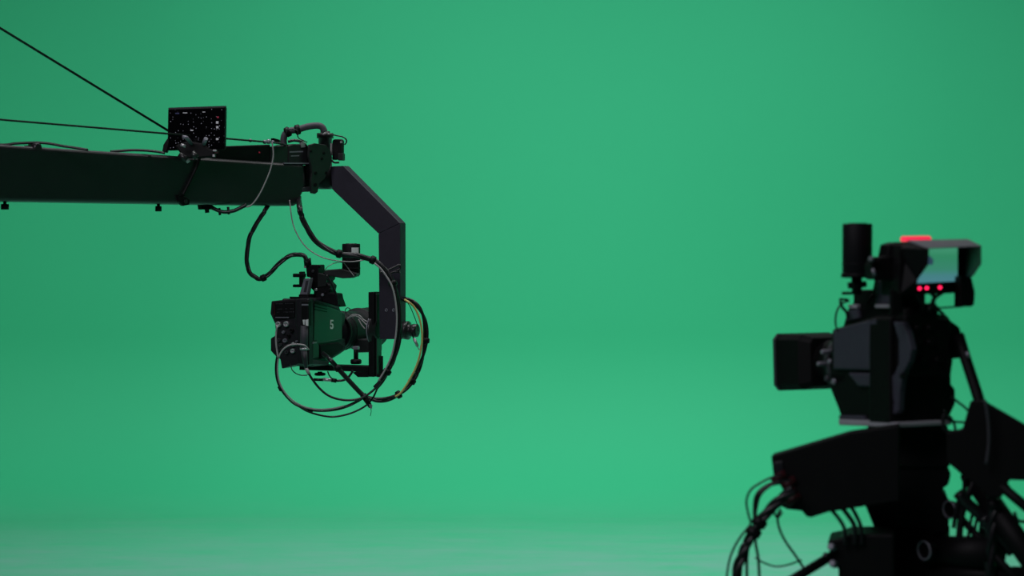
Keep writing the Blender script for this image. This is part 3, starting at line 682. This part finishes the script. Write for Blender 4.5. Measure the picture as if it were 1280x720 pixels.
rings = [hood_ring(lh, 0.062, 0.062), hood_ring(lh + 0.03, 0.082, 0.072), hood_ring(lh + 0.13, 0.09, 0.074), hood_ring(lh + 0.13, 0.085, 0.069), hood_ring(lh + 0.03, 0.075, 0.06)]
vr = [[bm.verts.new(p) for p in r] for r in rings]
for i in range(len(vr) - 1):
    for k in range(8): bm.faces.new((vr[i][k], vr[i][(k + 1) % 8], vr[i + 1][(k + 1) % 8], vr[i + 1][k]))
bm.faces.new(vr[0]); bm.faces.new(list(reversed(vr[-1])))
hood = obj('lens_hood', bm, M['deep'], nc, 0.003)
bm = B(); r1 = hood_ring(lh + 0.122, 0.0915, 0.0755); r2 = hood_ring(lh + 0.134, 0.0915, 0.0755); r3 = hood_ring(lh + 0.134, 0.086, 0.07); r4 = hood_ring(lh + 0.122, 0.086, 0.07)
vr = [[bm.verts.new(p) for p in r] for r in (r1, r2, r3, r4)]
for i in range(4):
    for k in range(8): bm.faces.new((vr[i][k], vr[i][(k + 1) % 8], vr[(i + 1) % 4][(k + 1) % 8], vr[(i + 1) % 4][k]))
obj('hood_rim', bm, M['darkgrey'], hood)
for x, y, rr, m in ((1028, 440, 3.2, 'grey'), (1023, 455, 3.0, 'grey'), (1036.5, 452, 3.4, 'grey'), (1033, 473, 4.2, 'darkgrey'), (1042, 477, 4.2, 'grey')):
    p = FGp.hR(x, y, -0.002)
    bm = B(); lathe(bm, p, -FGp.R, [(-0.05, rr * K5), (0, rr * K5), (0.003, rr * K5 * 0.8)], 14); obj('lens_knob', bm, M[m], ln)
bm = B(); rpoly(bm, FGp, [(1034, 466), (1060, 466), (1056, 476), (1044, 482), (1034, 480)], 0.0, 0.05); obj('servo_grip', bm, M['body'], ln, 0.004)
# handle and top furniture
bm = B(); rpoly(bm, FGp, [(1052, 412), (1056, 398), (1060, 385), (1066, 378), (1066, 366), (1072, 362), (1090, 362), (1093, 345), (1128, 345), (1128, 398), (1092, 400)], 0.03, 0.07)
hd = obj('handle', bm, M['deep'], nc, 0.005)
bm = B(); rpoly(bm, FGp, [(1095, 351), (1110, 351), (1112, 380), (1094, 380)], 0.022, 0.01); obj('handle_post', bm, M['shell'], hd, 0.003)
bm = B(); rpoly(bm, FGp, [(1093, 380.5), (1113.5, 380.5), (1113.5, 385), (1093, 385)], 0.015, 0.02); obj('post_foot', bm, M['bright'], hd, 0.002)
bm = B(); rpoly(bm, FGp, [(1059, 381), (1071, 380.5), (1071, 385.5), (1061, 385.5)], 0.02, 0.02); obj('bright_clamp', bm, M['bright'], hd, 0.002)
bm = B(); rpoly(bm, FGp, [(1058, 388), (1072, 386), (1074, 398), (1056, 402)], 0.022, 0.02); obj('front_block', bm, M['shell'], hd, 0.003)
for a, b, r_ in (((1052.5, 366.5), (1068, 366.5), 0.004), ((1049, 374), (1060, 374.5), 0.003), ((1060, 357), (1083, 355), 0.008), ((1070, 347), (1071, 368), 0.012), ((1092, 368), (1084, 380), 0.0045)):
    obj('rod', cyl(B(), P(*a, 4.9), P(*b, 4.9), r_, 12), M['deep'], hd)
# baseplate
bm = B(); rpoly(bm, FGp, [(1047.5, 524), (1080, 525.5), (1122, 528.5), (1122, 534.5), (1048, 531.5)], -0.02, 0.16)
tpn = obj('base_plate', bm, M['bright'], nc, 0.003)
bm = B(); rpoly(bm, FGp, [(1048, 519), (1078, 519.5), (1080, 525), (1048, 524)], -0.01, 0.1); obj('front_support', bm, M['shell'], nc, 0.003)

s2 = sensor('stout black cylindrical sensor standing on the blurred studio camera at right', (1071.5, 346), 4.86, 0, 0)
bm = B(); b2 = P(1071.5, 346, 4.86)
lathe(bm, b2 - Vector((0, 0, 0.002)), (0, 0, 1), [(0, 0.039), (0.009, 0.039), (0.012, 0.036)], 32); obj('base_flange', bm, M['deep'], s2)
bm = B(); lathe(bm, b2 - Vector((0, 0, 0.03)), (0, 0, 1), [(0, 0.012), (0.028, 0.012)], 16); obj('neck', bm, M['deep'], s2)

# viewfinder
vf = thing('viewfinder', 'hooded viewfinder with green picture and three red lights on the studio camera', 'viewfinder', P(1150, 370, 4.75))
V0 = P(1150, 340, 4.72)
FV = Frame((V0.x, V0.y, 0), -18)
bm = B(); fpoly(bm, FV, [(1129, 305), (1211, 303), (1208, 366), (1124, 369), (1124, 330)], 0.0, 0.07); obj('housing', bm, M['deep'], vf, 0.004)
bm = B(); fpoly(bm, FV, [(1122, 303), (1155, 302), (1155, 368), (1113, 370), (1113, 326), (1109, 322), (1112, 306)], 0.05, 0.05); obj('back_shell', bm, M['deep'], vf, 0.005)
# hood: four walls standing out towards the operator
d = -FV.F * 0.085
def wall(name, q, m, t):
    """q: four world points; t thickness vector"""
    return obj(name, prism(B(), q, t), M[m], vf, 0.0012)
TL, TR = FV.hF(1134, 300, 0.0), FV.hF(1210, 298.6, 0.0)
tl, tr = FV.hF(1160, 309.5, -0.085), FV.hF(1227, 307, -0.085)
wall('hood_top', [TL, TR, tr, tl], 'hoodgrey', Vector((0, 0, -0.003)))
wall('hood_side', [TL - Vector((0, 0, 0.003)), tl - Vector((0, 0, 0.003)), FV.hF(1159, 331, -0.085), FV.hF(1146, 349, -0.03), FV.hF(1143, 362, 0.0), FV.hF(1125, 366, 0.0), FV.hF(1125, 310, 0.0)], 'black', FV.R * 0.003)
wall('hood_side', [TR - Vector((0, 0, 0.003)), tr - Vector((0, 0, 0.003)), FV.hF(1227, 330, -0.085), FV.hF(1217, 345, -0.05), FV.hF(1209, 350, -0.02), FV.hF(1207, 355, 0)], 'plate', FV.R * -0.003)
bm = B(); fpoly(bm, FV, [(1201, 345), (1215, 346), (1219.5, 365), (1218.5, 381), (1215, 383.5), (1200, 383.5)], -0.03, 0.03); obj('sunshade_flap', bm, M['deep'], vf, 0.004)
# screen picture
scm = bpy.data.materials.new('viewfinder_picture'); scm.use_nodes = True
nt = scm.node_tree; bs = nt.nodes['Principled BSDF']; bs.inputs['Base Color'].default_value = (0.01, 0.02, 0.02, 1); bs.inputs['Roughness'].default_value = 0.2
tc = nt.nodes.new('ShaderNodeTexCoord'); sx = nt.nodes.new('ShaderNodeSeparateXYZ'); cr = nt.nodes.new('ShaderNodeValToRGB')
nt.links.new(tc.outputs['Generated'], sx.inputs['Vector']); nt.links.new(sx.outputs['Z'], cr.inputs['Fac'])
e = cr.color_ramp.elements; e[0].position = 0.0; e[0].color = (0.075, 0.235, 0.28, 1); e[1].position = 1; e[1].color = (0.06, 0.32, 0.18, 1)
for p_, c_ in ((0.22, (0.065, 0.235, 0.25)), (0.38, (0.045, 0.25, 0.165)), (0.75, (0.035, 0.26, 0.13))):
    x = e.new(p_); x.color = (*c_, 1)
nt.links.new(cr.outputs['Color'], bs.inputs['Emission Color']); bs.inputs['Emission Strength'].default_value = 0.9
pic = mat('picture_silhouette', (0.01, 0.02, 0.03), 0.4, emit=(0.03, 0.07, 0.11), es=0.8)
bm = B(); fpoly(bm, FV, [(1140, 311.5), (1197, 309.5), (1197, 351.5), (1140, 354.5)], -0.003, 0.002)
fpoly(bm, FV, [(1157, 321), (1163, 320), (1167, 325), (1166, 331), (1160, 331), (1157, 328)], -0.0045, 0.001, 1)
obj('screen', bm, [scm, pic], vf)
bm = B(); fpoly(bm, FV, [(1133, 295.4), (1164, 295), (1166, 301), (1132, 302)], 0.02, 0.03); obj('tally_light', bm, M['red'], vf, 0.004)
for x, y in ((1149, 360.5), (1158, 360), (1174.5, 359.3)):
    obj('indicator_light', lathe(B(), FV.hF(x, y, 0.001), -FV.F, [(0, 0.0042), (0.004, 0.0036)], 14), M['led'], vf)
bm = B(); tube(bm, [FV.hF(1172, 385, 0.01), FV.hF(1203, 383, 0.01)], 0.0022, smooth_path=False); obj('flap_rod', bm, M['deep'], vf)
bm = B(); fpoly(bm, FV, [(1092, 332), (1098, 322), (1116, 320), (1120, 350), (1094, 350)], 0.03, 0.05)
obj('mount_arm', bm, M['deep'], vf, 0.004)
bm = B(); fpoly(bm, FV, [(1114, 360), (1126, 368), (1131, 392), (1114, 396)], -0.01, 0.012); obj('mount_post', bm, M['deep'], vf, 0.004)
bm = B(); fpoly(bm, FV, [(1089, 323), (1096, 321), (1100, 338), (1098, 350), (1092, 345)], 0.03, 0.02); obj('mount_knob', bm, M['deep'], vf, 0.004)
bm = B(); cyl(bm, FV.hF(1087, 323, 0.02), FV.hF(1092, 324, 0.02), 0.006); cyl(bm, FV.hF(1091, 336, 0.018), FV.hF(1094, 345, 0.018), 0.004); obj('bright_screw', bm, M['grey'], vf)
# loops under the viewfinder
cable('viewfinder_cable', 'black cable dropping left of centre below the viewfinder', [(1147, 366), (1149, 373), (1153, 380), (1153, 388)], 4.76, 0.0045)
cable('viewfinder_cable', 'black cable dropping under the single red viewfinder light', [(1163, 366), (1168, 371), (1166, 378), (1160, 388)], 4.76, 0.005)
cable('viewfinder_cable', 'black cable curving from the right of the viewfinder base', [(1178, 366), (1170, 371), (1166, 377), (1172, 386), (1180, 394)], 4.76, 0.0045)
cable('front_lead', 'thin black lead looping in front of the studio camera top', [(1062, 376), (1053, 379), (1047, 387), (1044.5, 397), (1045, 408), (1050, 417)], 4.98, 0.0026)
cable('front_lead', 'second thin black lead hugging the studio camera nose', [(1050, 376), (1053, 384), (1058, 390), (1060, 398)], 4.98, 0.004)

# pan head and pedestal
pedz = P(1140, 652, 4.95)
ph = thing('fluid_head', 'bulky black pan and tilt head under the studio camera', 'tripod head', Vector((pedz.x, pedz.y, pedz.z)))
FP = Frame((pedz.x, pedz.y, 0), -25)
FQ = Frame((pedz.x, 4.86, 0), 10)
bm = B(); fpoly(bm, FQ, [(1084, 538), (1100, 532), (1184, 530), (1190, 560), (1187, 585), (1090, 585), (1085, 560)], 0.0, 0.14); obj('top_cradle', bm, M['deep'], ph, 0.008)
bm = B(); fpoly(bm, FQ, [(1090, 580), (1180, 580), (1189, 592), (1186, 606), (1177, 612), (1184, 621), (1187, 630), (1186, 668), (1096, 668), (1081, 631), (1090, 600)], 0.01, 0.12); obj('tilt_body', bm, M['deep'], ph, 0.006)
bm = B(); fpoly(bm, FQ, [(1084, 537), (1108, 538), (1097, 553), (1092, 553)], -0.012, 0.02); obj('wedge_plate', bm, M['body'], ph, 0.002)
bm = B(); fpoly(bm, FQ, [(1106, 541), (1121, 541), (1116, 550), (1108, 549)], -0.012, 0.02); obj('lock_catch', bm, M['body'], ph, 0.002)
def ringknob(x, y, rr, Y):
    bm = B(); p = P(x, y, Y); dd = Vector((-0.84, -0.5, 0)).normalized() * -1; dd = Vector((-0.86, -0.51, 0))
    lathe(bm, p - dd * 0.03, dd, [(0, rr * 0.7), (0.02, rr), (0.03, rr), (0.031, rr * 0.8), (0.026, rr * 0.78)], 24)
    o = obj('brake_knob', bm, M['deep'], ph)
    u, v = basis(dd); bm = B(); tube(bm, [p + dd * 0.001 + (u * math.cos(t * PI / 16) + v * math.sin(t * PI / 16)) * rr for t in range(33)], 0.0022, smooth_path=False); obj('knob_rim', bm, M['grey'], o)
ringknob(1187, 637, 0.021, 4.84); ringknob(1155.5, 688, 0.022, 4.8)
ped = thing('camera_pedestal', 'thick black pedestal column carrying the studio camera', 'pedestal', Vector((pedz.x, pedz.y, 0)))
cpx = Vector((pedz.x, pedz.y, 0))
bm = B(); lathe(bm, cpx + Vector((0, 0, 0.22)), (0, 0, 1), [(0, 0.11), (0.45, 0.11), (0.451, 0.092), (pedz.z - 0.23, 0.092)], 36); obj('column', bm, M['deep'], ped)
bm = B(); lathe(bm, cpx + Vector((0, 0, 0.12)), (0, 0, 1), [(0, 0.32), (0.02, 0.34), (0.08, 0.33), (0.12, 0.15)], 40); obj('base_skirt', bm, M['deep'], ped)
for i in range(3):
    a = 2 * PI * i / 3 + 0.4; c_ = cpx + Vector((0.26 * math.cos(a), 0.26 * math.sin(a), 0.075))
    obj('caster', lathe(B(), c_ - Vector((0.02, 0, 0)), (1, 0, 0), [(0, 0.06), (0.008, 0.075), (0.032, 0.075), (0.04, 0.06)], 24), M['deep'], ped)
# control box in front
cb = thing('control_box', 'black electronics box with cables plugged in its left end, below the studio camera', 'control box', P(1040, 640, 4.8))
FC = Frame((P(1040, 600, 4.72).x, 4.72, 0), 12)
bm = B(); fpoly(bm, FC, [(964, 570), (1062, 541), (1124, 532), (1124, 626), (1062, 636), (1050, 638), (1036, 640), (1014, 647), (1008, 646), (1000, 636), (988, 606), (967, 596)], 0.0, 0.06); obj('case', bm, M['deep'], cb, 0.003)
bm = B(); fpoly(bm, FC, [(967, 578), (978, 576), (980, 590), (969, 592)], -0.004, 0.006); obj('end_panel', bm, M['body'], cb, 0.002)
for x, y in ((972, 597), (984, 604), (984, 617), (990, 624)):
    obj('plug', cyl(B(), P(x + 10, y - 5, 4.74), P(x - 7, y + 5, 4.74), 0.011, 14), M['redcable'], cb)
bm = B(); fpoly(bm, FC, [(978, 598), (1002, 596), (1012, 640), (984, 637), (974, 632), (985, 618)], 0.02, 0.06); obj('plug_shroud', bm, M['deep'], cb, 0.006)

# pan bars
pb1 = thing('pan_bar', 'black pan bar with clamp slanting out low at left of the pedestal', 'pan bar', P(1075, 720, 4.75))
obj('bar', cyl(B(), P(975, 734, 4.66), P(1044, 692, 4.78), 0.0115, 16), M['deep'], pb1)
bm = B(); FQ2 = Frame((P(1070, 690, 4.75).x, 4.75, 0), 12)
fpoly(bm, FQ2, [(1034, 676), (1050, 673), (1062, 668), (1118, 668), (1118, 735), (1048, 735), (1048, 712), (1040, 700)], 0.0, 0.14); obj('clamp', bm, M['deep'], pb1, 0.006)
for x, y, rr in ((1040, 684, 0.009), (1042, 705, 0.009), (1033, 694, 0.006)):
    obj('clamp_screw', lathe(B(), P(x, y, 4.75), (-0.5, -0.8, 0.3), [(-0.01, rr), (0.008, rr), (0.012, rr * 0.7)], 14), M['grey' if rr > 0.007 else 'darkgrey'], pb1)
pb2 = thing('pan_bar', 'black bar dropping from studio camera rear to the slanted board', 'pan bar', P(1240, 560, 4.7))
obj('bar', tube(B(), pp([(1198, 418, 4.82), (1207, 448, 4.8), (1222, 494, 4.76), (1240, 560, 4.7)], 4.8), 0.0135, smooth_path=False), M['deep'], pb2)
obj('bright_joint', cyl(B(), P(1208.5, 440, 4.77), P(1212, 447, 4.77), 0.0045, 12), M['grey'], pb2)
bd = P(1240, 560, 4.68)
FD = Frame((bd.x, bd.y, 0), 14)
bm = B(); fpoly(bm, FD, [(1213, 502), (1229, 501), (1310, 548), (1310, 602), (1262, 600), (1252, 622), (1236, 622), (1218, 604), (1207, 598), (1195, 587), (1184, 578), (1183, 541), (1203, 537)], 0.0, 0.03)
tag(obj('slanted_board', bm, M['deep'], None, 0.003), 'black slanted board at the right edge behind the studio camera', 'board')
# struts below the board
for nm, lb, a, b, r_ in (('support_strut', 'thick black strut running down right from the pan head', (1213, 592, 4.84), (1300, 716, 4.6), 0.027),
                         ('support_strut', 'slim black strut under the slanted board at the right edge', (1222, 583, 4.74), (1300, 648, 4.6), 0.012),
                         ('support_strut', 'black strut going down right from the pedestal top into the frame corner', (1178, 622, 4.88), (1290, 745, 4.62), 0.009),
                         ('cross_bar', 'stubby thick black bar sticking out right of the pedestal', (1165, 691, 4.88), (1245, 691, 4.74), 0.041),
                         ('cross_bar', 'black horizontal bar along the bottom right corner', (1160, 719, 4.84), (1300, 719, 4.7), 0.021)):
    o = obj(nm, cyl(B(), P(*a), P(*b), r_, 18), M['deep']); tag(o, lb, 'bar' if nm == 'cross_bar' else 'strut')

# cables of the near rig
NR = 'cables at the studio camera'
def nrc(label, pts, Y, r, m='cable', **k): return cable('hanging_cable', label, pts, Y, r, m, 'cable', None, **k)
nrc('thin black cable, outermost of those drooping left of the control box', [(978, 593), (964, 597), (950, 604), (938, 613), (933, 627), (936, 645), (938, 655), (928, 668), (918, 684), (911, 704), (906, 740)], 4.72, 0.0028)
nrc('black cable curving inside the outermost one, left of control box', [(975, 603), (962, 606), (951, 613), (945, 622), (943.5, 636), (944, 652)], 4.72, 0.0052)
nrc('thick black cable loom hanging from the control box to the bottom edge', [(992, 612), (978, 622), (965, 634), (952, 649), (942, 665), (933, 682), (926, 698), (921, 716), (918, 745)], 4.7, 0.0125, ties=(0.42, 0.5), strands=3)
nrc('short black cable between the loom and the plug shroud', [(990, 600), (975, 602), (962, 608), (950, 620), (945, 640), (943, 660)], 4.7, 0.003)
nrc('thin black cable falling straight from the loom, left one', [(937, 668), (935, 685), (933.5, 705), (934, 740)], 4.7, 0.0038)
nrc('thin black cable falling straight from the loom, right one', [(943, 665), (945, 682), (948, 700), (950, 740)], 4.7, 0.0036)
nrc('thin dark cable slanting down right behind the low pan bar', [(976, 636), (972, 645), (974, 660), (982, 677), (994, 694), (1006, 712)], 4.8, 0.0032)
nrc('faint thin cable sagging flat between loom and pan bar', [(944, 697), (956, 704), (970, 708), (985, 706), (1002, 700)], 4.8, 0.0022)
nrc('small black cable arch beside the box plug', [(985, 629), (974, 633), (968, 640), (972, 647), (978, 640)], 4.74, 0.0028)
nrc('left one of three black cables dropping under the control box', [(1038, 636), (1046, 645), (1053, 655), (1056, 664), (1056, 680)], 4.74, 0.0048)
nrc('middle one of three black cables dropping under the control box', [(1052, 634), (1060, 644), (1067, 655), (1069, 666), (1068, 680)], 4.74, 0.0058)
nrc('right one of three black cables dropping under the control box', [(1063, 632), (1069, 642), (1075, 655), (1077, 668), (1077, 680)], 4.74, 0.005)
nrc('grey-edged cable hanging down the slanted board', [(1231, 500), (1234, 515), (1236, 535), (1236, 555), (1233, 580)], 4.66, 0.004, 'darkgrey')
nrc('thin cable crossing the gap behind the studio camera, upper', [(1190, 496), (1198, 503), (1206, 509), (1214, 518)], 4.8, 0.003)
nrc('thin cable crossing the gap behind the studio camera, lower', [(1180, 512), (1186, 524), (1194, 527), (1206, 528)], 4.8, 0.003)
nrc('short upright cable in the gap behind the studio camera', [(1187, 520), (1192, 528), (1194, 536), (1193, 545)], 4.8, 0.0034)
nrc('cable curling round the little opening beside the pan head', [(1180, 518), (1178, 528), (1182, 538), (1196, 540), (1206, 536)], 4.8, 0.0045)
nrc('cable crossing the star shaped opening right of the pan head', [(1212, 588), (1206, 598), (1205, 612), (1199, 625), (1195, 640), (1192, 660)], 4.8, 0.0052)
nrc('thick cable falling right of the star shaped opening', [(1222, 596), (1214, 610), (1209, 622), (1203, 640), (1200, 660), (1198, 690)], 4.8, 0.0085)
nrc('thick short cable above the narrow slits right of pedestal', [(1198, 616), (1208, 628), (1222, 640), (1240, 656)], 4.76, 0.015)
nrc('thick cable crossing above the lowest right triangular opening', [(1228, 646), (1240, 660), (1252, 674), (1266, 690)], 4.74, 0.016)
nrc('thin cable between two narrow slits right of the pedestal', [(1218, 630), (1215, 645), (1212, 660), (1209, 680)], 4.78, 0.004)
nrc('cable beside the small triangular opening', [(1225, 630), (1222, 645), (1219, 660), (1217, 680)], 4.78, 0.004)
nrc('heavy cable bundle draped beneath the slanted board', [(1225, 600), (1235, 612), (1243, 630), (1240, 655), (1238, 690), (1236, 740)], 4.72, 0.0125, strands=3, ties=(0.4,))
nrc('cable bending through the right edge openings', [(1250, 595), (1262, 612), (1272, 622), (1290, 640)], 4.7, 0.006)
nrc('dark cable sagging across the low right opening', [(1268, 640), (1272, 650), (1282, 652), (1295, 648)], 4.7, 0.004)
nrc('thick dark cable falling behind the right struts', [(1205, 560), (1215, 585), (1228, 600), (1232, 640), (1225, 700), (1224, 740)], 4.9, 0.012, strands=2)

# ------------------------------------------------------------------ lights
def area(name, loc, target, sx, sy, power, col=(1, 1, 1), spread=PI):
    l = bpy.data.lights.new(name, 'AREA'); l.shape = 'RECTANGLE'; l.size = sx; l.size_y = sy; l.energy = power; l.color = col; l.spread = spread
    o = bpy.data.objects.new(name, l); C.objects.link(o); o.location = loc
    o.rotation_euler = (Vector(target) - Vector(loc)).to_track_quat('-Z', 'Y').to_euler()
    return o
area('space_light', (2.1, 8.0, 6.2), (1.5, 12.3, 0.1), 2.2, 1.4, 96, (1, 1, 1), math.radians(104))
area('space_light', (-1.6, 8.0, 6.2), (-0.9, 12.3, 0.1), 2.2, 1.4, 75, (1, 1, 1), math.radians(104))
area('top_light', (0.0, 9.6, 5.4), (0.2, 8.6, 0), 6.0, 1.5, 40, (0.98, 0.97, 1.0))
area('studio_fill', (-2.5, 2.0, 5.0), (-0.3, 7.5, 1.6), 3.5, 2.0, 100, (0.95, 0.90, 1.0))

GROUPS = {'hanging_cable': 'cables hanging around the studio camera', 'tracking_sensor': 'cylindrical tracking sensors', 'pan_bar': 'pan bars of the studio camera',
          'support_strut': 'struts beside the pedestal', 'cross_bar': 'horizontal bars by the pedestal', 'viewfinder_cable': 'cables under the viewfinder',
          'boom_cable': 'cables on the boom', 'grey_cable': 'pale cables of the crane camera', 'black_cable': 'black cables of the crane camera',
          'cable_loom': 'cable looms of the crane camera', 'lens_lead': 'pale leads over the lens', 'front_lead': 'leads at the studio camera nose', 'thin_wire': 'thin wires of the crane head',
          'thin_black_lead': 'thin black leads of the crane camera'}
for o in bpy.data.objects:
    k_ = o.name.split('.')[0]
    if o.parent is None and k_ in GROUPS: o['group'] = GROUPS[k_]

w = bpy.data.worlds.new('studio_dark'); scn.world = w; w.use_nodes = True
w.node_tree.nodes['Background'].inputs['Color'].default_value = (0.5, 0.5, 0.55, 1)
w.node_tree.nodes['Background'].inputs['Strength'].default_value = 0.012

vs = scn.view_settings
scn.display_settings.display_device = 'sRGB'
vs.view_transform = 'Standard'; vs.look = 'None'; vs.exposure = 0.0; vs.gamma = 1.0; vs.use_curve_mapping = False
